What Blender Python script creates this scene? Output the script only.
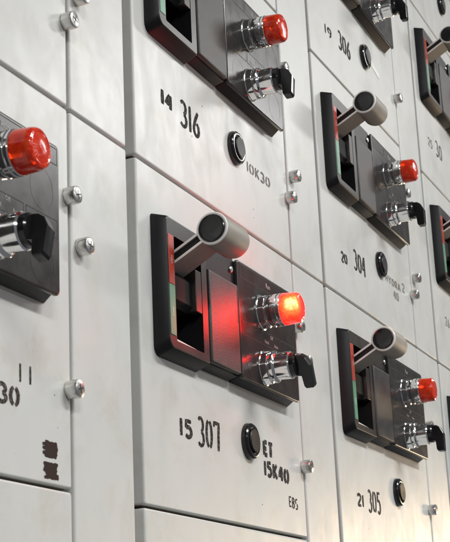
import bpy, bmesh, math, random
from mathutils import Matrix, Vector

random.seed(7)
MM = 0.001
COLX = {-1: -508.0, 0: 0.0, 1: 504.0, 2: 1016.0}   # left edge of each column of doors, mm
P, H = 508.0, 312.0            # cabinet column pitch and unit height, mm
Z0 = 1900.0                    # height of the row line above the floor, mm

scene = bpy.context.scene
for o in list(bpy.data.objects):
    bpy.data.objects.remove(o, do_unlink=True)
COL = scene.collection

# ------------------------------------------------------------------ camera
cam_d = bpy.data.cameras.new('camera')
cam = bpy.data.objects.new('camera', cam_d)
COL.objects.link(cam)
scene.camera = cam
YAW, PITCH, ROLL = 1.169047, 0.284500, -0.045191
F_PX = 1401.69
cy, sy = math.cos(YAW), math.sin(YAW)
cp, sp = math.cos(PITCH), math.sin(PITCH)
cr, sr = math.cos(ROLL), math.sin(ROLL)
m_yaw = Matrix(((cy, -sy, 0), (sy, cy, 0), (0, 0, 1)))
m_pit = Matrix(((1, 0, 0), (0, cp, sp), (0, -sp, cp)))
m_base = Matrix(((1, 0, 0), (0, 0, -1), (0, 1, 0)))
m_rol = Matrix(((cr, -sr, 0), (sr, cr, 0), (0, 0, 1)))
Rm = m_rol @ m_base @ m_pit @ m_yaw          # world -> (right, down, forward)
right, down, fwd = Rm[0], Rm[1], Rm[2]
mw = Matrix.Identity(4)
for i in range(3):
    mw[i][0] = right[i]; mw[i][1] = -down[i]; mw[i][2] = -fwd[i]
mw[0][3] = -1050.16 * MM; mw[1][3] = -527.84 * MM; mw[2][3] = (-453.79 + Z0) * MM
cam.matrix_world = mw
cam_d.sensor_fit = 'HORIZONTAL'
cam_d.sensor_width = 36.0
cam_d.lens = 36.0 * F_PX / 450.0
cam_d.clip_start = 0.02
cam_d.clip_end = 100.0
cam_d.dof.use_dof = True
cam_d.dof.focus_distance = 1.42
cam_d.dof.aperture_fstop = 45.0

# ------------------------------------------------------------------ light
world = bpy.data.worlds.new('World')
scene.world = world
world.use_nodes = True
wb = world.node_tree.nodes['Background']
wb.inputs['Color'].default_value = (0.90, 0.94, 1.0, 1)
wb.inputs['Strength'].default_value = 0.15

def area(name, loc, target, sx, sy_, power, color):
    l = bpy.data.lights.new(name, 'AREA')
    l.shape = 'RECTANGLE'; l.size = sx; l.size_y = sy_
    l.energy = power; l.color = color
    o = bpy.data.objects.new(name, l); COL.objects.link(o)
    o.location = loc
    d = Vector(target) - Vector(loc)
    o.rotation_euler = d.to_track_quat('-Z', 'Y').to_euler()
    return o

# fluorescent rows over the aisle in front of the cabinets
def tube_row(name, x, y, z, length, power, color=(1.0, 0.992, 0.968), w=0.12):
    l = bpy.data.lights.new(name, 'AREA')
    l.shape = 'RECTANGLE'; l.size = length; l.size_y = w
    l.energy = power; l.color = color
    o = bpy.data.objects.new(name, l); COL.objects.link(o)
    o.location = (x, y, z)
    return o                                   # area lights shine straight down (-Z), long side along X
tube_row('ceiling_tube_light', -2.6, -2.0, 3.45, 1.5, 88, w=0.3)
tube_row('ceiling_tube_light', 0.5, -2.0, 3.45, 1.5, 76, w=0.3)
tube_row('ceiling_tube_light', 3.2, -1.62, 3.45, 1.5, 42, w=0.3)
tube_row('ceiling_tube_light', 0.0, -4.6, 3.45, 8.0, 84, w=0.3)
# a warmer lamp farther down the aisle
wl = area('warm_aisle_lamp', (3.5, -0.85, 1.72), (1.0, 0.0, 1.65), 0.45, 0.45, 13, (1.0, 0.74, 0.46))

scene.view_settings.view_transform = 'Standard'
scene.view_settings.look = 'None'
scene.view_settings.gamma = 1.0
scene.view_settings.exposure = 0.0
scene.view_settings.use_curve_mapping = False
scene.render.engine = 'CYCLES'
scene.cycles.max_bounces = 8

# ------------------------------------------------------------------ materials
def mat(name):
    m = bpy.data.materials.new(name); m.use_nodes = True
    nt = m.node_tree
    return m, nt, nt.nodes['Principled BSDF']

def N(nt, kind, **kw):
    n = nt.nodes.new(kind)
    for k, v in kw.items():
        if hasattr(n, k): setattr(n, k, v)
        else: n.inputs[k.replace('_', ' ')].default_value = v
    return n

def ramp(nt, fac, stops):
    r = nt.nodes.new('ShaderNodeValToRGB')
    e = r.color_ramp.elements
    while len(e) < len(stops): e.new(0.5)
    for el, (p, c) in zip(e, stops):
        el.position = p
        el.color = (c, c, c, 1) if isinstance(c, (int, float)) else (*c, 1)
    nt.links.new(fac, r.inputs['Fac'])
    return r.outputs['Color']

def mapped(nt, scale, src='Position'):
    g = nt.nodes.new('ShaderNodeNewGeometry')
    mp = nt.nodes.new('ShaderNodeMapping')
    mp.inputs['Scale'].default_value = scale
    nt.links.new(g.outputs[src], mp.inputs['Vector'])
    return mp.outputs['Vector']

def noise(nt, vec, scale, detail=4.0, rough=0.55, dist=0.0):
    n = nt.nodes.new('ShaderNodeTexNoise')
    n.inputs['Scale'].default_value = scale
    n.inputs['Detail'].default_value = detail
    n.inputs['Roughness'].default_value = rough
    n.inputs['Distortion'].default_value = dist
    nt.links.new(vec, n.inputs['Vector'])
    return n.outputs['Fac']

def mixc(nt, fac, a, b):
    m = nt.nodes.new('ShaderNodeMix'); m.data_type = 'RGBA'
    nt.links.new(fac, m.inputs[0])
    for s, v in ((6, a), (7, b)):
        if isinstance(v, tuple): m.inputs[s].default_value = (*v, 1)
        else: nt.links.new(v, m.inputs[s])
    return m.outputs[2]

def mth(nt, op, a, b=None):
    m = nt.nodes.new('ShaderNodeMath'); m.operation = op
    for i, v in enumerate((a, b)):
        if v is None: continue
        if isinstance(v, (int, float)): m.inputs[i].default_value = v
        else: nt.links.new(v, m.inputs[i])
    return m.outputs[0]

def bump(nt, height, strength, dist):
    b = nt.nodes.new('ShaderNodeBump')
    b.inputs['Strength'].default_value = strength
    b.inputs['Distance'].default_value = dist
    nt.links.new(height, b.inputs['Height'])
    return b.outputs['Normal']

def paint_material():
    m, nt, b = mat('grey_white_enamel')
    L = nt.links.new
    v1 = mapped(nt, (1, 1, 1))
    vs = mapped(nt, (1.6, 1, 0.8))          # cloth wipes
    stain = ramp(nt, noise(nt, v1, 17.0, 7, 0.72, 0.5), ((0.50, 0.0), (0.80, 1.0)))
    wipe = ramp(nt, noise(nt, vs, 11.0, 3, 0.5, 1.6), ((0.36, 0.0), (0.72, 1.0)))
    base = mixc(nt, stain, (0.605, 0.610, 0.592), (0.53, 0.512, 0.45))
    base = mixc(nt, mth(nt, 'MULTIPLY', wipe, 0.07), base, (0.72, 0.72, 0.71))
    speck = ramp(nt, noise(nt, v1, 240.0, 2, 0.5), ((0.76, 0.0), (0.80, 1.0)))
    base = mixc(nt, mth(nt, 'MULTIPLY', speck, 0.35), base, (0.36, 0.33, 0.28))
    scr = ramp(nt, noise(nt, mapped(nt, (1.0, 1.0, 22.0)), 26.0, 3, 0.5, 0.3), ((0.735, 0.0), (0.76, 1.0)))
    scr2 = ramp(nt, noise(nt, mapped(nt, (16.0, 1.0, 3.0)), 18.0, 3, 0.5, 0.4), ((0.735, 0.0), (0.77, 1.0)))
    base = mixc(nt, mth(nt, 'MULTIPLY', scr, 0.22), base, (0.42, 0.40, 0.37))
    base = mixc(nt, mth(nt, 'MULTIPLY', scr2, 0.20), base, (0.44, 0.42, 0.36))
    L(base, b.inputs['Base Color'])
    ro = mth(nt, 'ADD', mth(nt, 'MULTIPLY', wipe, 0.10), 0.28)
    ro = mth(nt, 'ADD', ro, mth(nt, 'MULTIPLY', noise(nt, v1, 60.0, 3), 0.08))
    L(ro, b.inputs['Roughness'])
    b.inputs['Specular IOR Level'].default_value = 0.32
    hgt = mth(nt, 'ADD', mth(nt, 'MULTIPLY', noise(nt, v1, 14.0, 2), 1.0), mth(nt, 'MULTIPLY', noise(nt, v1, 900.0, 2), 0.05))
    L(bump(nt, hgt, 0.12, 0.004), b.inputs['Normal'])
    return m
M_PAINT = paint_material()

def simple(name, col, rough, metal=0.0, spec=0.5, grain=0.0, gscale=1500.0, rvar=0.1, dust=0.0):
    m, nt, b = mat(name)
    L = nt.links.new
    v = mapped(nt, (1, 1, 1))
    n1 = noise(nt, v, 45.0, 5, 0.6, 0.4)
    c2 = tuple(min(1, c * 1.18 + dust) for c in col)
    L(mixc(nt, ramp(nt, n1, ((0.42, 0.0), (0.72, 1.0))), tuple(col), c2), b.inputs['Base Color'])
    L(mth(nt, 'ADD', mth(nt, 'MULTIPLY', n1, rvar), rough - rvar * 0.5), b.inputs['Roughness'])
    b.inputs['Metallic'].default_value = metal
    b.inputs['Specular IOR Level'].default_value = spec
    if grain:
        L(bump(nt, noise(nt, v, gscale, 2, 0.5), grain, 0.0006), b.inputs['Normal'])
    return m

M_BLACK = simple('black_moulded_plastic', (0.007, 0.007, 0.0085), 0.42, spec=0.3, grain=0.12)
M_DEEP = simple('matt_black_mechanism', (0.004, 0.004, 0.005), 0.6, spec=0.15)
M_BEZEL = simple('charcoal_bezel_plastic', (0.024, 0.0195, 0.017), 0.34, spec=0.36, grain=0.10, dust=0.012, rvar=0.16)
M_COVER = simple('textured_charcoal_plastic', (0.030, 0.025, 0.022), 0.43, spec=0.55, grain=0.45, gscale=1100, dust=0.015)
M_PANEL = simple('glossy_charcoal_panel', (0.020, 0.0165, 0.0145), 0.24, spec=0.34, grain=0.015, dust=0.008, rvar=0.16)
M_GROOVE = simple('dark_groove', (0.006, 0.006, 0.006), 0.6)
M_HANDLE = simple('warm_grey_plastic', (0.28, 0.255, 0.222), 0.52, grain=0.12, gscale=900)
M_HRIM = simple('pale_rim_lit_edges', (0.76, 0.74, 0.71), 0.34)  # paler grip rim; light caught on the lever edges is painted in
M_GLOSSBLACK = simple('glossy_black_plastic', (0.008, 0.008, 0.009), 0.16, rvar=0.12)
M_CHROME = simple('polished_chrome', (0.80, 0.80, 0.80), 0.10, metal=1.0, rvar=0.10)
M_ZINC = simple('zinc_plated_steel', (0.66, 0.655, 0.63), 0.26, metal=1.0, grain=0.15, gscale=600)
M_CLIP = simple('yellow_zinc_clip', (0.15, 0.13, 0.095), 0.45, metal=0.5)
M_RED = simple('red_label', (0.46, 0.050, 0.028), 0.36)
M_GREEN = simple('green_label', (0.095, 0.26, 0.165), 0.36)
M_WHITE = simple('white_legend_print', (0.62, 0.62, 0.60), 0.5)
M_LEGEND = simple('worn_legend_print', (0.40, 0.39, 0.37), 0.55)
M_CREAM = simple('cream_wedge', (0.58, 0.53, 0.45), 0.45)
M_FRAME = simple('dark_grey_frame', (0.045, 0.043, 0.04), 0.6)
M_GASKET = simple('brown_foam_gasket', (0.10, 0.08, 0.06), 0.8)
M_PAPER = simple('paper_sticker', (0.74, 0.73, 0.70), 0.6)
M_BLOT = simple('brown_paint_blot', (0.036, 0.022, 0.019), 0.7, spec=0.12)

def ink(name, col, wear):
    m, nt, b = mat(name)
    L = nt.links.new
    v = mapped(nt, (1, 1, 1))
    w = ramp(nt, noise(nt, v, 420.0, 4, 0.7), ((0.50, 0.0), (0.72, wear)))
    L(mixc(nt, w, col, (0.55, 0.545, 0.52)), b.inputs['Base Color'])
    b.inputs['Roughness'].default_value = 0.7
    b.inputs['Specular IOR Level'].default_value = 0.12
    return m
M_INK = ink('black_stencil_paint', (0.013, 0.011, 0.010), 0.42)
M_INKB = ink('brown_black_stencil_paint', (0.032, 0.022, 0.017), 0.5)
M_INKG = ink('faded_grey_stencil_paint', (0.17, 0.165, 0.155), 0.9)
M_INKF = ink('very_faded_stencil_paint', (0.20, 0.185, 0.16), 1.0)

def lens_material():
    m, nt, b = mat('red_lens')
    L = nt.links.new
    tc = nt.nodes.new('ShaderNodeTexCoord')
    sep = nt.nodes.new('ShaderNodeSeparateXYZ'); L(tc.outputs['Object'], sep.inputs[0])
    ang = mth(nt, 'ARCTAN2', sep.outputs['X'], sep.outputs['Z'])
    ribs = mth(nt, 'SINE', mth(nt, 'MULTIPLY', ang, 28.0))
    n = noise(nt, tc.outputs['Object'], 160.0, 3, 0.6, 1.0)
    L(mixc(nt, ramp(nt, n, ((0.36, 0.0), (0.68, 1.0))), (0.80, 0.016, 0.004), (1.0, 0.080, 0.010)), b.inputs['Base Color'])
    b.inputs['Roughness'].default_value = 0.12
    b.inputs['IOR'].default_value = 1.49
    b.inputs['Transmission Weight'].default_value = 0.35
    b.inputs['Coat Weight'].default_value = 0.2
    b.inputs['Coat Roughness'].default_value = 0.06
    L(bump(nt, mth(nt, 'ADD', mth(nt, 'MULTIPLY', ribs, 0.4), n), 0.14, 0.0005), b.inputs['Normal'])
    return m
M_LENS = lens_material()

def lit_lens_material():
    m, nt, b = mat('lit_red_lens')
    L = nt.links.new
    tc = nt.nodes.new('ShaderNodeTexCoord')
    mp = nt.nodes.new('ShaderNodeMapping')
    mp.inputs['Location'].default_value = (0.0126, 0.0118, -0.001)
    L(tc.outputs['Object'], mp.inputs['Vector'])
    ln = nt.nodes.new('ShaderNodeVectorMath'); ln.operation = 'LENGTH'
    L(mp.outputs['Vector'], ln.inputs[0])
    n = noise(nt, tc.outputs['Object'], 150.0, 3, 0.65, 1.5)
    dist = mth(nt, 'ADD', mth(nt, 'MULTIPLY', ln.outputs['Value'], 42.0), mth(nt, 'MULTIPLY', mth(nt, 'SUBTRACT', n, 0.5), 0.42))
    r = nt.nodes.new('ShaderNodeValToRGB')
    e = r.color_ramp.elements
    e[0].position = 0.10; e[0].color = (1.0, 0.036, 0.013, 1)
    e[1].position = 0.95; e[1].color = (0.40, 0.0003, 0.0002, 1)
    k = e.new(0.34); k.color = (1.0, 0.0058, 0.0011, 1)
    k = e.new(0.58); k.color = (1.0, 0.0011, 0.0004, 1)
    L(dist, r.inputs['Fac'])
    L(r.outputs['Color'], b.inputs['Emission Color'])
    b.inputs['Emission Strength'].default_value = 52.0
    b.inputs['Base Color'].default_value = (0.6, 0.02, 0.008, 1)
    b.inputs['Roughness'].default_value = 0.12
    b.inputs['Coat Weight'].default_value = 0.5
    return m
M_LIT = lit_lens_material()

# ------------------------------------------------------------------ mesh helpers
# local unit axes: x to the right along the wall, y = -d (d = distance out of the door face), z up; mm
def finish(name, bm, materials, parent=None, smooth=35):
    bmesh.ops.remove_doubles(bm, verts=bm.verts, dist=1e-4)
    bmesh.ops.recalc_face_normals(bm, faces=bm.faces)
    me = bpy.data.meshes.new(name)
    bmesh.ops.scale(bm, vec=(MM, MM, MM), verts=bm.verts)
    bm.to_mesh(me); bm.free()
    for m in (materials if isinstance(materials, (list, tuple)) else [materials]):
        me.materials.append(m)
    if smooth:
        for p_ in me.polygons: p_.use_smooth = True
        me.set_sharp_from_angle(angle=math.radians(smooth))
    o = bpy.data.objects.new(name, me)
    COL.objects.link(o)
    if parent: o.parent = parent
    return o

def rrect(x0, x1, z0, z1, r, n=4):
    """outline, z0 bottom, z1 top; r = radius or (bl, br, tr, tl)"""
    if isinstance(r, (int, float)): r = (r,) * 4
    pts = []
    for (cx, cz, rr, a0) in ((x0 + r[0], z0 + r[0], r[0], 180), (x1 - r[1], z0 + r[1], r[1], 270),
                             (x1 - r[2], z1 - r[2], r[2], 0), (x0 + r[3], z1 - r[3], r[3], 90)):
        for i in range(n + 1):
            a = math.radians(a0 + 90.0 * i / n)
            pts.append((cx + rr * math.cos(a), cz + rr * math.sin(a)))
    return pts

def loft(bm, rings, cap0=True, cap1=True, mi=0, close=True):
    """rings: list of (pts2d, d); joins successive outlines of equal length"""
    vr = [[bm.verts.new((x, -d, z)) for x, z in pts] for pts, d in rings]
    n = len(vr[0])
    fs = []
    for a, b in zip(vr, vr[1:]):
        for i in range(n):
            j = (i + 1) % n
            fs.append(bm.faces.new((a[i], a[j], b[j], b[i])))
    if cap0: fs.append(bm.faces.new(vr[0][::-1]))
    if cap1: fs.append(bm.faces.new(vr[-1]))
    for f in fs: f.material_index = mi
    return vr

def box(bm, x0, x1, d0, d1, z0, z1, b=0.0, mi=0):
    if b:
        loft(bm, [(rrect(x0, x1, z0, z1, b, 2), d0), (rrect(x0, x1, z0, z1, b, 2), d1 - b),
                  (rrect(x0 + b * .4, x1 - b * .4, z0 + b * .4, z1 - b * .4, b, 2), d1 - b * .3),
                  (rrect(x0 + b, x1 - b, z0 + b, z1 - b, b * .6, 2), d1), (rrect(x0 + b * 1.4, x1 - b * 1.4, z0 + b * 1.4, z1 - b * 1.4, b * .6, 2), d1)], mi=mi)
    else:
        loft(bm, [(rrect(x0, x1, z0, z1, 0.01, 1), d0), (rrect(x0, x1, z0, z1, 0.01, 1), d1)], mi=mi)

def circ(cx, cz, r, n=32, poly=None, phase=0.0):
    out = []
    for i in range(n):
        a = 2 * math.pi * i / n + phase
        rr = r
        if poly:                                  # regular polygon with n_sides, flats
            k = 2 * math.pi / poly
            t = (a % k) - k / 2
            rr = min(r, r * math.cos(k / 2) / math.cos(t) * 1.03)
        out.append((cx + rr * math.cos(a), cz + rr * math.sin(a)))
    return out

def lathe(bm, cx, cz, prof, n=40, mi=0):
    """prof: list of (d, r) along the outward axis"""
    loft(bm, [(circ(cx, cz, max(r, 0.01), n), d) for d, r in prof], mi=mi)

def lathe_x(bm, cd, cz, prof, n=36, mi=0):
    rings = []
    for x, r in prof:
        rings.append([bm.verts.new((x, -(cd + r * math.cos(2 * math.pi * i / n)), cz + r * math.sin(2 * math.pi * i / n))) for i in range(n)])
    for a, b in zip(rings, rings[1:]):
        for i in range(n):
            f = bm.faces.new((a[i], a[(i + 1) % n], b[(i + 1) % n], b[i])); f.material_index = mi
    for r_ in (rings[0][::-1], rings[-1]):
        f = bm.faces.new(r_); f.material_index = mi

def prism_x(bm, prof, x0, x1, mi=0, inset=0.0):
    """prof: (d, z) outline extruded along x"""
    cdm = sum(a for a, _ in prof) / len(prof); czm = sum(b for _, b in prof) / len(prof)
    def ring(x, s): return [bm.verts.new((x, -(cdm + (a - cdm) * s), czm + (b - czm) * s)) for a, b in prof]
    rings = [ring(x0, 1 - inset), ring(x0 + 1.2, 1), ring(x1 - 1.2, 1), ring(x1, 1 - inset)] if inset else [ring(x0, 1), ring(x1, 1)]
    n = len(prof)
    for a, b in zip(rings, rings[1:]):
        for i in range(n):
            f = bm.faces.new((a[i], a[(i + 1) % n], b[(i + 1) % n], b[i])); f.material_index = mi
    for r_ in (rings[0][::-1], rings[-1]):
        f = bm.faces.new(r_); f.material_index = mi

# ---- stencil lettering (flat print laid on the door)
def arc(cx, cy_, rx, ry, a0, a1, n=10):
    return [(cx + rx * math.cos(math.radians(a0 + (a1 - a0) * i / n)), cy_ + ry * math.sin(math.radians(a0 + (a1 - a0) * i / n))) for i in range(n + 1)]
G = {
 '0': [arc(.5, .5, .42, .47, 105, 255), arc(.5, .5, .42, .47, -75, 75)],
 '1': [[(.5, 0), (.5, 1)]],
 '2': [arc(.5, .73, .4, .25, 165, -25) + [(.12, .04)], [(.12, .04), (.92, .04)]],
 '3': [arc(.42, .745, .40, .235, 140, -78), arc(.42, .265, .46, .245, 78, -145)],
 '4': [[(.72, 0), (.72, 1)], [(.62, .98), (.06, .34), (.58, .34)]],
 '5': [[(.86, .96), (.22, .96), (.17, .55)], arc(.45, .32, .42, .30, 128, -140)],
 '6': [arc(.5, .27, .38, .25, 100, 440, 16), [(.78, .97), (.42, .68), (.17, .42)]],
 '7': [[(.06, .82), (.10, .96), (.88, .96), (.78, .5), (.72, 0)]],
 '9': [arc(.5, .72, .38, .25, -80, 260, 16), [(.86, .66), (.78, .3), (.5, .02)]],
 'E': [[(.15, 0), (.15, 1)], [(.28, .95), (.9, .95)], [(.28, .5), (.75, .5)], [(.28, .05), (.9, .05)]],
 'T': [[(.02, .94), (.98, .94)], [(.5, .84), (.5, 0)]],
 'K': [[(.15, 0), (.15, 1)], [(.88, 1), (.34, .52)], [(.40, .46), (.90, 0)]],
 'B': [[(.12, 0), (.12, 1)], arc(.3, .76, .5, .22, 90, -90), arc(.3, .26, .58, .26, 90, -90)],
 'S': [arc(.5, .75, .38, .22, 40, 250), arc(.5, .27, .40, .25, 70, -140)],
 'H': [[(.12, 0), (.12, 1)], [(.88, 0), (.88, 1)], [(.24, .5), (.76, .5)]],
 'Y': [[(.05, 1), (.5, .5)], [(.95, 1), (.5, .5)], [(.5, .42), (.5, 0)]],
 'D': [[(.12, 0), (.12, 1)], arc(.3, .5, .6, .47, 85, -85)],
 'R': [[(.12, 0), (.12, 1)], arc(.3, .74, .52, .23, 88, -88), [(.45, .48), (.9, 0)]],
 'A': [[(.05, 0), (.46, 1)], [(.54, 1), (.95, 0)], [(.30, .32), (.70, .32)]],
}
GW = {'1': 0.32}
_lift = [0]
def stroke(bm, pts, w, d):
    n = len(pts); L_, R_ = [], []
    for i, (x, z) in enumerate(pts):
        a = pts[max(i - 1, 0)]; b = pts[min(i + 1, n - 1)]
        tx, tz = b[0] - a[0], b[1] - a[1]
        l = math.hypot(tx, tz) or 1
        nx, nz = -tz / l, tx / l
        ww = w * 0.5 * random.uniform(0.96, 1.04) * (0.82 if i in (0, n - 1) and n > 2 else 1)
        L_.append(bm.verts.new((x + nx * ww * 1.45, -d, z + nz * ww)))
        R_.append(bm.verts.new((x - nx * ww * 1.45, -d, z - nz * ww)))
    for i in range(n - 1):
        bm.faces.new((L_[i], R_[i], R_[i + 1], L_[i + 1]))
def lettering(name, text, x0, x1, z0, z1, w, material, parent, slope=0.0, slant=0.0):
    bm = bmesh.new()
    ws = [0.55 if c == ' ' else GW.get(c, 1.0) for c in text]
    gap = 0.30
    tot = sum(ws) + gap * (len(text) - 1)
    u = (x1 - x0) / tot
    cx = x0
    k = 0
    for c, cw in zip(text, ws):
        dz = slope * (cx - x0) + random.uniform(-.02, .02) * (z1 - z0)
        for poly in G.get(c, []):
            pts = []
            for a, b in poly:
                aa = (a if c != '1' else 0.5)
                pts.append((cx + aa * cw * u + slant * b * (z1 - z0), z0 + b * (z1 - z0) + dz))
            # keep stroke width inside glyph; subdivide straight runs
            q = [pts[0]]
            for s, e in zip(pts, pts[1:]):
                m_ = max(1, int(math.hypot(e[0] - s[0], e[1] - s[1]) / 3.5))
                q += [(s[0] + (e[0] - s[0]) * i / m_, s[1] + (e[1] - s[1]) * i / m_) for i in range(1, m_ + 1)]
            k += 1
            stroke(bm, q, w, 0.25 + 0.02 * k)
        cx += (cw + gap) * u
    return finish(name, bm, material, parent, smooth=0)

def font_text(name, text, x, z, size, d, material, parent, rot=0.0):
    cu = bpy.data.curves.new(name, 'FONT'); cu.body = text; cu.size = size; cu.align_x = 'CENTER'; cu.align_y = 'CENTER'
    cu.resolution_u = 3
    to = bpy.data.objects.new(name, cu); COL.objects.link(to)
    me = bpy.data.meshes.new_from_object(to)
    bpy.data.objects.remove(to, do_unlink=True)
    c, s = math.cos(rot), math.sin(rot)
    for v in me.vertices:
        a, b = v.co.x, v.co.y
        v.co = ((x + a * c - b * s) * MM, -d * MM, (z + a * s + b * c) * MM)
    me.materials.clear(); me.materials.append(material)
    o = bpy.data.objects.new(name, me); COL.objects.link(o); o.parent = parent
    return o

# ------------------------------------------------------------------ the setting: carcass behind the doors
bm = bmesh.new()
box(bm, -P - 18, 2 * P + 486, -60, -24, -3 * H, 4 * H)
fr = finish('cabinet_frame', bm, M_FRAME, None, smooth=0)
fr.location = (0, 0, Z0 * MM)
fr['kind'] = 'structure'

# ------------------------------------------------------------------ one motor control unit
DX1, DZ0, DZ1 = 386.0, -309.6, -0.4     # door right edge, bottom, top (relative to the unit's top left)

def unit_prototype():
    root = bpy.data.objects.new('control_unit', None)
    root.empty_display_size = 0.05
    COL.objects.link(root)
    # door leaf, folded flanges, cut-out behind the operating handle
    bm = bmesh.new()
    def o_(i): return rrect(i, DX1 - i, DZ0 + i, DZ1 - i, max(1.6, 2.2 - i * .2), 3)
    hole = rrect(36, 104, -170, -58, 2, 3)
    loft(bm, [(o_(0), -20), (o_(0), -2.6), (o_(0), -1.8), (o_(0.3), -0.9), (o_(0.85), -0.27), (o_(1.6), 0.0), (o_(2.2), 0.0), (rrect(35, 105, -171, -57, 2, 3), 0.0), (hole, 0.0), (hole, -20)], cap0=False, cap1=False)
    dr = finish('door', bm, M_PAINT, root, smooth=40)
    bm = bmesh.new(); box(bm, 3, DX1 - 3, -17, -5.0, DZ0 - 0.9, DZ0 - 0.05)
    finish('gasket', bm, M_GASKET, dr, smooth=0)
    # handle housing: drafted frame round a deep recess
    bm = bmesh.new()
    R_ = (9, 2, 2, 4)
    rec = rrect(42, 100, -163.5, -66, 1.5, 4)
    rec2 = rrect(44, 98, -160, -68, 1.5, 4)
    vr = loft(bm, [(rrect(25, 113.5, -177.5, -46, R_, 4), 0.3), (rrect(25.4, 113.2, -176.5, -46.5, R_, 4), 3),
              (rrect(26.8, 112.5, -171.6, -49.6, R_, 4), 14), (rrect(27.6, 111.9, -170.8, -50.2, R_, 4), 14.9),
              (rrect(28.2, 111.4, -170.2, -50.8, R_, 4), 15.0), (rrect(28.6, 111.0, -169.8, -51.2, R_, 4), 15.0), (rec, 15.0), (rec, 12.5), (rec2, -24)], cap0=False, cap1=True)
    bm.faces.ensure_lookup_table()
    for f in bm.faces:
        zc = -f.calc_center_median().y
        f.material_index = 1 if zc > 14.93 else 0
    hs = finish('handle_housing', bm, [M_BLACK, M_BEZEL], root, smooth=40)
    bm = bmesh.new()                                      # tab on the right rim of the recess
    box(bm, 86.5, 99.6, 5, 14.8, -126.5, -86, 0.6)
    finish('rim_tab', bm, M_BEZEL, hs)
    bm = bmesh.new()                                      # pivot drum the lever turns on
    prism_x(bm, [(-22, -134), (6, -128), (11, -122), (11, -100), (4, -92), (-22, -88)], 50, 86.3, inset=0.02)
    finish('pivot_block', bm, M_DEEP, hs)
    bm = bmesh.new()                                      # pale sloping wedge, coloured cream, at the foot of the recess
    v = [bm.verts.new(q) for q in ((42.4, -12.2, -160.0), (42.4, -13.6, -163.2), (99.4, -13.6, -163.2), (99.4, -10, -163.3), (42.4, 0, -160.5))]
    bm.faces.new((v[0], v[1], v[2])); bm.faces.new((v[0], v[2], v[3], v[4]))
    finish('pale_wedge', bm, M_CREAM, hs, smooth=0)
    bm = bmesh.new(); box(bm, 29.6, 40.6, 14.8, 15.5, -112.6, -66.5, 0.3)
    lb = finish('on_label', bm, M_RED, hs)
    bm = bmesh.new(); box(bm, 29.6, 40.6, 14.8, 15.5, -159.5, -113.0, 0.3)
    lg = finish('off_label', bm, M_GREEN, hs)
    for (t, z, s) in (('ON', -90, 7.0), ('OFF', -138, 7.0)):
        font_text('label_print', t, 35, z, s * 0.72, 15.75, M_WHITE, hs, math.pi / 2)
    # operating lever with cross grip
    bm = bmesh.new()
    ux, uz = 0.882, 0.471                                 # lever direction (outward, up)
    vx, vz = -uz, ux                                      # across the lever, inward-up
    def pt(s, t): return (52 + ux * s + vx * t, -64.3 + uz * s + vz * t)
    def leaf(x0, x1, t0, t1, s0=-80, s1=-6): prism_x(bm, [pt(s0, t0), pt(s1, t0), pt(s1, t1), pt(s0, t1)], x0, x1)
    leaf(47.5, 79, -5.2, 5.2)                              # lever body
    leaf(44.6, 47.6, -5.5, -3.2)                            # raised edges of the hollow side
    leaf(44.6, 47.6, 3.2, 5.5)
    for f in bm.faces:
        f.material_index = 0
    for f in bm.faces:
        xs = [v_.co.x for v_ in f.verts]
        if max(xs) - min(xs) < .01 and abs(xs[0] - 44.6) < .01: f.material_index = 1
        if max(xs) - min(xs) < .01 and abs(xs[0] - 47.5) < .01: f.material_index = 2
    lathe_x(bm, 52, -64.3, [(44.6, 12.6), (44, 13.4), (44.0, 14.6), (45.0, 15.5), (60, 15.9), (92, 16.2), (95.5, 15.2), (97.5, 12.5)], 40)
    for f in bm.faces:
        xs = [v_.co.x for v_ in f.verts]
        if max(xs) < 45.2 and min(xs) > 43.9: f.material_index = 1
    hd = finish('switch_handle', bm, [M_HANDLE, M_HRIM, M_GROOVE], root, smooth=40)
    bm = bmesh.new()
    lathe_x(bm, 52, -64.3, [(44.8, 12.9), (42.9, 12.7), (42.5, 12.0), (42.9, 10.8), (43.1, 4), (43.0, .1)], 40)
    finish('end_cap', bm, M_GLOSSBLACK, hd, smooth=40)
    # centre section
    bm = bmesh.new()
    loft(bm, [(rrect(113.6, 186.4, -173, -47, 1.5, 2), 0.3), (rrect(114, 186, -170, -50, 1.5, 2), 11.2)])
    ce = finish('centre_base', bm, M_BLACK, root, smooth=30)
    bm = bmesh.new(); box(bm, 115.8, 184.6, 11.0, 16.2, -168.6, -78.2, 1.6)
    cv = finish('cover_plate', bm, M_COVER, root)
    bm = bmesh.new(); box(bm, 181.2, 182.0, 16.0, 16.35, -118, -84)
    finish('slot', bm, M_GROOVE, cv)
    bm = bmesh.new(); lathe(bm, 179, -62.5, [(11, 3.4), (12.4, 3.4), (13.2, 2.6), (13.3, .1)], 16)
    finish('screw', bm, M_ZINC, ce)
    # operator panel on the right
    bm = bmesh.new()
    R2 = (3, 4, 4, 3)
    loft(bm, [(rrect(186.6, 349, -173.5, -47, R2, 3), 0.3), (rrect(188.5, 343, -168, -51.5, R2, 3), 12.2),
              (rrect(187.4, 345.2, -170.8, -50.2, R2, 3), 12.3), (rrect(187.4, 345.2, -170.8, -50.2, R2, 3), 14.6),
              (rrect(188.0, 344.6, -170.2, -50.8, R2, 3), 15.1), (rrect(188.8, 343.8, -169.4, -51.6, R2, 3), 15.3), (rrect(189.3, 343.3, -168.9, -52.1, R2, 3), 15.3)])
    for f in bm.faces:
        f.material_index = 0 if -f.calc_center_median().y < 13.2 else 1
    op = finish('operator_panel', bm, [M_BLACK, M_PANEL], root, smooth=40)
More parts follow.
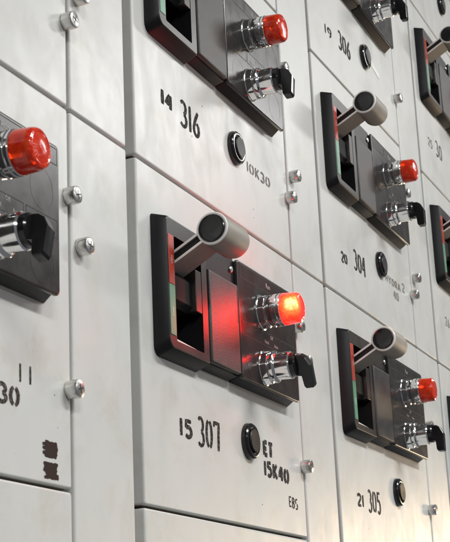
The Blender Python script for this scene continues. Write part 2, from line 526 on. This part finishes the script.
    for (za, zb) in ((-67.0, -53.0), (-126.0, -111.5)):
        for (xa, xb) in ((194, 241.5), (244.2, 293.5), (296.2, 342)):
            bm = bmesh.new()
            t = 0.75
            for r in ((xa, xb, za, za + t), (xa, xb, zb - t, zb), (xa, xa + t, za + t, zb - t), (xb - t, xb, za + t, zb - t)):
                box(bm, r[0], r[1], 15.2, 15.42, r[2], r[3])
            finish('legend_frame', bm, M_GROOVE, op, smooth=0)
            bm = bmesh.new(); box(bm, xa + t, xb - t, 15.15, 15.36, za + t, zb - t)
            finish('legend_plate', bm, M_PANEL, op, smooth=0)
    for cz in (-92, -150):                                 # blanked-off operator positions
        for cx in (218, 319):
            bm = bmesh.new()
            loft(bm, [(circ(cx, cz, 17.0, 40), 15.25), (circ(cx, cz, 16.95, 40), 15.40), (circ(cx, cz, 16.55, 40), 15.40), (circ(cx, cz, 16.5, 40), 15.25)], cap0=False, cap1=False)
            finish('knockout', bm, M_PANEL, op, smooth=20)
    for (t, x, z, s) in (('Run', 268, -60, 8.2), ('Off', 271, -114.9, 5.6), ('Hand', 257, -121.6, 5.6), ('Auto', 283, -121.6, 5.6)):
        font_text('legend_print', t, x, z, s * 0.92, 15.6, M_LEGEND, op)
    # pilot light
    cx, cz = 247.0, -92.5
    bm = bmesh.new()
    loft(bm, [(circ(cx, cz, 18.5, 48), 15.3), (circ(cx, cz, 18.5, 48), 16.6), (circ(cx, cz, 17.0, 48), 17.2),
              (circ(cx, cz, 17.4, 48, 8), 17.3), (circ(cx, cz, 17.4, 48, 8), 23.6), (circ(cx, cz, 16.2, 48, 8), 24.4),
              (circ(cx, cz, 14.6, 48), 24.6), (circ(cx, cz, 14.6, 48), 26.4), (circ(cx, cz, 16.4, 48), 26.8),
              (circ(cx, cz, 16.8, 48), 29.4), (circ(cx, cz, 15.4, 48), 30.2), (circ(cx, cz, 15.4, 48), 31.4),
              (circ(cx, cz, 17.0, 48), 32.0), (circ(cx, cz, 17.0, 48), 36.0), (circ(cx, cz, 16.0, 48), 36.8), (circ(cx, cz, 16.0, 48), 37.6), (circ(cx, cz, 17.0, 48), 38.2), (circ(cx, cz, 17.0, 48), 39.8), (circ(cx, cz, 15.8, 48), 40.9)])
    pl = finish('pilot_light', bm, M_CHROME, root, smooth=32)
    bm = bmesh.new()
    lathe(bm, 0, 0, [(-1.5, 14.5), (-1.4, 16.2), (0.5, 16.5), (2, 16.3), (12, 15.7), (14.6, 15.2), (16.0, 14.2), (16.8, 12.4), (16.4, 11.4), (17.2, 7.0), (17.6, 3.0), (17.6, .1)], 48)
    ln = finish('lens', bm, M_LENS, pl, smooth=30)
    ln.location = (cx * MM, -41.5 * MM, cz * MM)
    # selector switch
    cz = -151.0
    bm = bmesh.new()
    loft(bm, [(circ(cx, cz, 18.0, 48), 15.3), (circ(cx, cz, 18.0, 48), 16.6), (circ(cx, cz, 16.6, 48), 17.2),
              (circ(cx, cz, 17.2, 48, 8), 17.3), (circ(cx, cz, 17.2, 48, 8), 23.4), (circ(cx, cz, 16, 48, 8), 24.2),
              (circ(cx, cz, 14.0, 48), 24.4), (circ(cx, cz, 14.0, 48), 26.6), (circ(cx, cz, 16.4, 48), 27.0),
              (circ(cx, cz, 16.4, 48), 28.8), (circ(cx, cz, 14.2, 48), 30.0), (circ(cx, cz, 13.6, 48), 31.0),
              (circ(cx, cz, 14.0, 48), 44.6), (circ(cx, cz, 13.0, 48), 46.0)])
    se = finish('selector_switch', bm, M_CHROME, root, smooth=32)
    bm = bmesh.new()
    lathe(bm, 0, 0, [(-1, 12.4), (4.5, 12.2), (6, 11.0), (6.2, .1)], 36)
    prism_x(bm, [(2, 10.5), (11, 9.6), (15.5, 6.5), (20.0, -2), (20.0, -23), (18.5, -25), (11.5, -25), (10, -23), (9, -12), (2, -10.5)], -5.4, 5.4, inset=0.05)
    kn = finish('knob', bm, M_GLOSSBLACK, se, smooth=20)
    kn.location = (cx * MM, -46 * MM, cz * MM)
    # reset push button in the door
    bm = bmesh.new()
    lathe(bm, 232, -226, [(0.2, 18.3), (1.6, 18.5), (5.0, 17.6), (6.3, 16.2), (6.6, 14.6), (6.3, 12.9), (5.0, 12.8)], 44)
    rb = finish('reset_button', bm, M_GLOSSBLACK, root, smooth=32)
    bm = bmesh.new()
    lathe(bm, 232, -226, [(4.6, 12.3), (7.2, 12.1), (8.2, 11.0), (8.1, 6), (7.9, .1)], 40)
    finish('button_cap', bm, M_BLACK, rb, smooth=32)
    return root

def screw_mesh():
    bm = bmesh.new()
    loft(bm, [(circ(0, 0, 6.4, 32), -6), (circ(0, 0, 6.4, 32), 1.0), (circ(0, 0, 7.4, 32), 1.2), (circ(0, 0, 7.5, 32), 9.0), (circ(0, 0, 6.9, 32), 10.4), (circ(0, 0, 5.6, 32), 10.9)])
    for a in (0.5, 0.5 + math.pi / 2):                       # dark cross slot
        c, s = math.cos(a), math.sin(a)
        q = [(-3.9, -.6), (3.9, -.6), (3.9, .6), (-3.9, .6)]
        f = bm.faces.new([bm.verts.new((x * c - z * s, -10.98 - 0.02 * a, x * s + z * c)) for x, z in q]); f.material_index = 1
    o = finish('latch_screw', bm, [M_ZINC, M_GROOVE], None, smooth=35)
    bm = bmesh.new(); box(bm, 2.2, 7.4, -10, -3.0, -18, -5, 0.5)
    c = finish('spring_clip', bm, M_CLIP, o)
    return o, c
SCREW, CLIP = screw_mesh()
_first_screw = [True]
def add_screw(parent, x, z, clip):
    if _first_screw[0]:
        s = SCREW; c = CLIP; _first_screw[0] = False
    else:
        s = SCREW.copy(); COL.objects.link(s)
        c = None
        if clip: c = CLIP.copy(); COL.objects.link(c)
    s.parent = parent
    s.location = (x * MM, 0, z * MM)
    s.rotation_euler = (0, random.uniform(0, 1.5), 0)
    if c:
        c.parent = s
        c.rotation_euler = (0, -s.rotation_euler[1], 0)
    return s

proto = unit_prototype()
def kids(o): return [c for c in bpy.data.objects if c.parent == o]
TREE = [(c, kids(c)) for c in kids(proto)]
def copy_unit():
    r = proto.copy(); COL.objects.link(r)
    for c, subs in TREE:
        k = c.copy(); COL.objects.link(k); k.parent = r
        for s in subs:
            t = s.copy(); COL.objects.link(t); t.parent = k
    return r

# column, row -> label, knob turn, lever angle jitter
UNITS = [
 (0, 0, 'pale grey control unit numbered 15 307, its red pilot lamp glowing', 22),
 (0, 1, 'pale grey control unit numbered 14 316 with pale 10K30 lettering', -12),
 (0, -1, 'pale grey control unit directly beneath the glowing lamp unit 15 307', 0),
 (0, 2, 'pale grey control unit directly above the unit lettered 14 316', 0),
 (1, 0, 'pale grey control unit numbered 21 305 in brownish stencil paint', -4),
 (1, 1, 'pale grey control unit numbered 20 304 with faded HYDRA 2 lettering', -4),
 (1, 2, 'pale grey control unit numbered 19 306 with paper tag by its button', 0),
 (2, 0, 'pale grey control unit beyond the wireway cover beside brownish numbers 21 305', 0),
 (2, 1, 'pale grey control unit numbered 26 beside the HYDRA 2 unit', 0),
 (2, 2, 'pale grey control unit numbered 25 with 30 stencilled beside it', 0),
 (2, 3, 'pale grey control unit with black reset button, above the unit stencilled 25 30', 0),
 (-1, 0, 'pale grey control unit with 10K30 lettering and two brown paint blots', -15),
 (-1, 1, 'plain pale grey control unit directly above the 10K30 unit with blots', 0),
 (-1, -1, 'pale grey control unit directly beneath the 10K30 unit with blots', 0),
]
U = {}
for i, (c, r, label, turn) in enumerate(UNITS):
    o = proto if i == 0 else copy_unit()
    o.location = (COLX[c] * MM, 0, (r * H + Z0) * MM)
    o['label'] = label
    o['category'] = 'control unit'
    o['group'] = 'motor control units in the cabinet wall'
    U[(c, r)] = o
    for ch in kids(o):
        if ch.name.startswith('selector_switch'):
            for g in kids(ch):
                g.rotation_euler = (0, -math.radians(turn), 0)
        if i and ch.name.startswith('switch_handle'):
            ch.rotation_euler = (math.radians(random.uniform(-0.9, 0.9)), 0, 0)
# screws after copying, so that every unit gets its own two
for (c, r), o in U.items():
    for z in (-75.5, -235):
        add_screw(o, 383.5 + random.uniform(-1, 1), z + random.uniform(-1.5, 1.5), True)

# the lit lamp
for ch in kids(U[(0, 0)]):
    if ch.name.startswith('pilot_light'):
        for g in kids(ch):
            g.data = g.data.copy()
            g.data.materials[0] = M_LIT
            g['label'] = 'glowing red lens'

# stencilled numbers (x0, x1, z0, z1 in unit mm)
def num(c, r, t, x0, x1, z0, z1, w, m=M_INK, slope=0.0, name='stencilled_number'):
    lettering(name, t, x0, x1, z0, z1, w, m, U[(c, r)], slope)
num(0, 0, '15', 73, 99, -241.5, -226, 3.9, slope=.02)
num(0, 0, '307', 112, 161, -246, -219, 3.4, slope=.015)
num(0, 0, 'ET', 271, 296, -234.5, -220, 4.4)
num(0, 0, '15K40', 271, 338, -255, -240.5, 3.9, slope=-.03)
num(0, 0, 'EBS', 336, 361, -281, -270, 1.5, M_INKB, slope=-.05, name='painted_letters')
num(0, 1, '14', 57, 81, -239, -224.5, 4.4)
num(0, 1, '316', 99, 143, -246, -219, 3.7)
num(0, 1, '10K30', 265, 331, -240, -229, 2.3, M_INKG)
num(1, 1, '20', 65, 88, -263, -250, 3.2)
num(1, 1, '304', 117, 164, -261, -234, 3.5)
num(1, 1, 'HYDRA', 256, 326, -242, -232, 2.4, M_INKF)
num(1, 1, '2', 335, 348, -239, -227, 2.4, M_INKG)
num(1, 1, '40', 290, 313, -260, -248, 2.6, M_INKG)
num(1, 2, '19', 62, 90, -259, -246, 3.2)
num(1, 2, '306', 119, 168, -258, -231, 3.8)
num(1, 0, '21', 62, 86, -258, -244, 3.6, M_INKB)
num(1, 0, '305', 105, 154, -262, -235, 3.4, M_INKB)
num(2, 2, '25', 54, 80, -246, -232, 2.6, M_INKG)
num(2, 2, '30', 102, 140, -249, -221, 3.0, M_INK)
num(2, 1, '26', 60, 86, -239, -225, 2.6, M_INKG)
num(-1, 0, '10K30', 244, 310.5, -258.5, -245, 3.0, M_INKB)
num(-1, 0, '11', 309, 330, -239.5, -226, 1.8, M_INKB)

# two ragged brown blots painted over old lettering
for (bx, bz) in ((354, -283.5), (355, -299.5)):
    bm = bmesh.new()
    for k in range(7):
        z = bz + 4.8 - k * 1.6
        xa = bx - random.uniform(7.0, 11.5); xb = bx + random.uniform(7.0, 11.5)
        m_ = 9
        stroke(bm, [(xa + (xb - xa) * i / m_, z + random.uniform(-.5, .5) + (i / m_ - .5) * random.uniform(-1, 1)) for i in range(m_ + 1)],
               random.uniform(2.2, 3.0), 0.25 + 0.02 * k)
    finish('paint_blot', bm, M_BLOT, U[(-1, 0)], smooth=0)
# paper tag stuck beside the button of 306
bm = bmesh.new()
box(bm, -22, 22, 0.2, 0.5, -4.5, 4.5)
tg = finish('paper_tag', bm, M_PAPER, U[(1, 2)], smooth=0)
tg.location = (282 * MM, 0, -224 * MM); tg.rotation_euler = (0, math.radians(12), 0)

# grease smears, old drips and paint flecks on the doors
def smear_material():
    m, nt, b = mat('thin_grime')
    L = nt.links.new
    tc = nt.nodes.new('ShaderNodeTexCoord')
    sub = nt.nodes.new('ShaderNodeVectorMath'); sub.operation = 'SUBTRACT'
    sub.inputs[1].default_value = (0.5, 0.5, 0.5)
    L(tc.outputs['Generated'], sub.inputs[0])
    mul = nt.nodes.new('ShaderNodeVectorMath'); mul.operation = 'MULTIPLY'
    mul.inputs[1].default_value = (2.0, 0.0, 2.0)
    L(sub.outputs[0], mul.inputs[0])
    ln = nt.nodes.new('ShaderNodeVectorMath'); ln.operation = 'LENGTH'
    L(mul.outputs[0], ln.inputs[0])
    fall = ramp(nt, ln.outputs['Value'], ((0.15, 1.0), (0.95, 0.0)))
    n = ramp(nt, noise(nt, mapped(nt, (1.0, 1, 0.6)), 38.0, 6, 0.62, 0.8), ((0.32, 0.0), (0.68, 1.0)))
    b.inputs['Base Color'].default_value = (0.30, 0.275, 0.20, 1)
    b.inputs['Roughness'].default_value = 0.45
    L(mth(nt, 'MULTIPLY', mth(nt, 'MULTIPLY', fall, n), 0.12), b.inputs['Alpha'])
    return m
M_SMEAR = smear_material()
def smear(c, r, x, z, w, h, rot=0.0):
    bm = bmesh.new()
    bm.faces.new([bm.verts.new((a * w / 2, 0, b * h / 2)) for a, b in ((-1, -1), (1, -1), (1, 1), (-1, 1))])
    o = finish('grime_smear', bm, M_SMEAR, U[(c, r)], smooth=0)
    o.location = (x * MM, -0.12 * MM, z * MM); o.rotation_euler = (0, math.radians(rot), 0)
for a in ((-1, 0, 330, -208, 46, 64, 8), (-1, 1, 330, -262, 70, 50, 20), (0, 0, 300, -196, 110, 40, -8), (0, 0, 60, -205, 50, 46, 10),
          (0, 1, 170, -262, 90, 50, -20), (0, 1, 330, -210, 70, 60, 30), (0, 0, 340, -30, 60, 40, 0), (1, 1, 100, -235, 90, 90, 25), (1, 1, 330, -215, 60, 90, 10),
          (1, 0, 300, -200, 90, 50, 0), (1, 2, 240, -275, 130, 50, -12), (1, 0, 60, -90, 40, 120, 4), (2, 2, 90, -270, 80, 60, 10), (2, 1, 40, -250, 50, 90, 0)):
    smear(*a)
M_FLECK = simple('chipped_primer', (0.24, 0.19, 0.13), 0.7)
for (c, r), o in U.items():
    bm = bmesh.new()
    for k in range(4):
        fx, fz = random.uniform(12, 376), random.uniform(-300, -182)
        if abs(fx - 232) < 24 and abs(fz + 226) < 24: continue
        rr = random.uniform(0.3, 0.8)
        bm.faces.new([bm.verts.new((fx + rr * random.uniform(.6, 1.5) * math.cos(a_), -0.16, fz + rr * random.uniform(.6, 1.3) * math.sin(a_))) for a_ in (0, 1.1, 2.3, 3.4, 4.6, 5.5)])
    f_ = finish('paint_flecks', bm, M_FLECK, o, smooth=0)
    f_['kind'] = 'stuff'

# ------------------------------------------------------------------ wireway doors between the columns
def wireway(c, z0, z1, label, screws):
    root = bpy.data.objects.new('wireway_cover', None); COL.objects.link(root)
    root.empty_display_size = 0.05
    root.location = (COLX[c] * MM, 0, (Z0 + z0) * MM)
    xr = {-1: 489.5, 0: 493.5, 1: 500.0}[c]
    h = z1 - z0
    bm = bmesh.new()
    def o_(i): return rrect(391.0 + i, xr - i, i, h - i, 2.0, 3)
    loft(bm, [(o_(0), -20), (o_(0), -2.6), (o_(0), -1.8), (o_(0.3), -0.9), (o_(0.85), -0.27), (o_(1.6), 0.0), (o_(2.2), 0.0)], cap0=False)
    finish('panel', bm, M_PAINT, root, smooth=40)
    for z in screws: add_screw(root, 402.5, z - z0, False)
    root['label'] = label; root['category'] = 'cover'
    root['group'] = 'narrow wireway covers'
for c, who in ((-1, 'the 10K30 unit with brown blots'), (0, 'units 316 and 307'), (1, 'units 304 and 305')):
    wireway(c, -2 * H - 300, -0.4, 'narrow pale grey lower wireway cover right of %s' % ('the 10K30 unit' if c == -1 else 'the glowing lamp unit 307' if c == 0 else 'the brownish number 305'), (-114.0,))
    wireway(c, 2.0, 3 * H, 'narrow pale grey upper wireway cover right of %s' % ('the unit above 10K30' if c == -1 else 'unit 316' if c == 0 else 'units 304 and 306'), (108.0,))
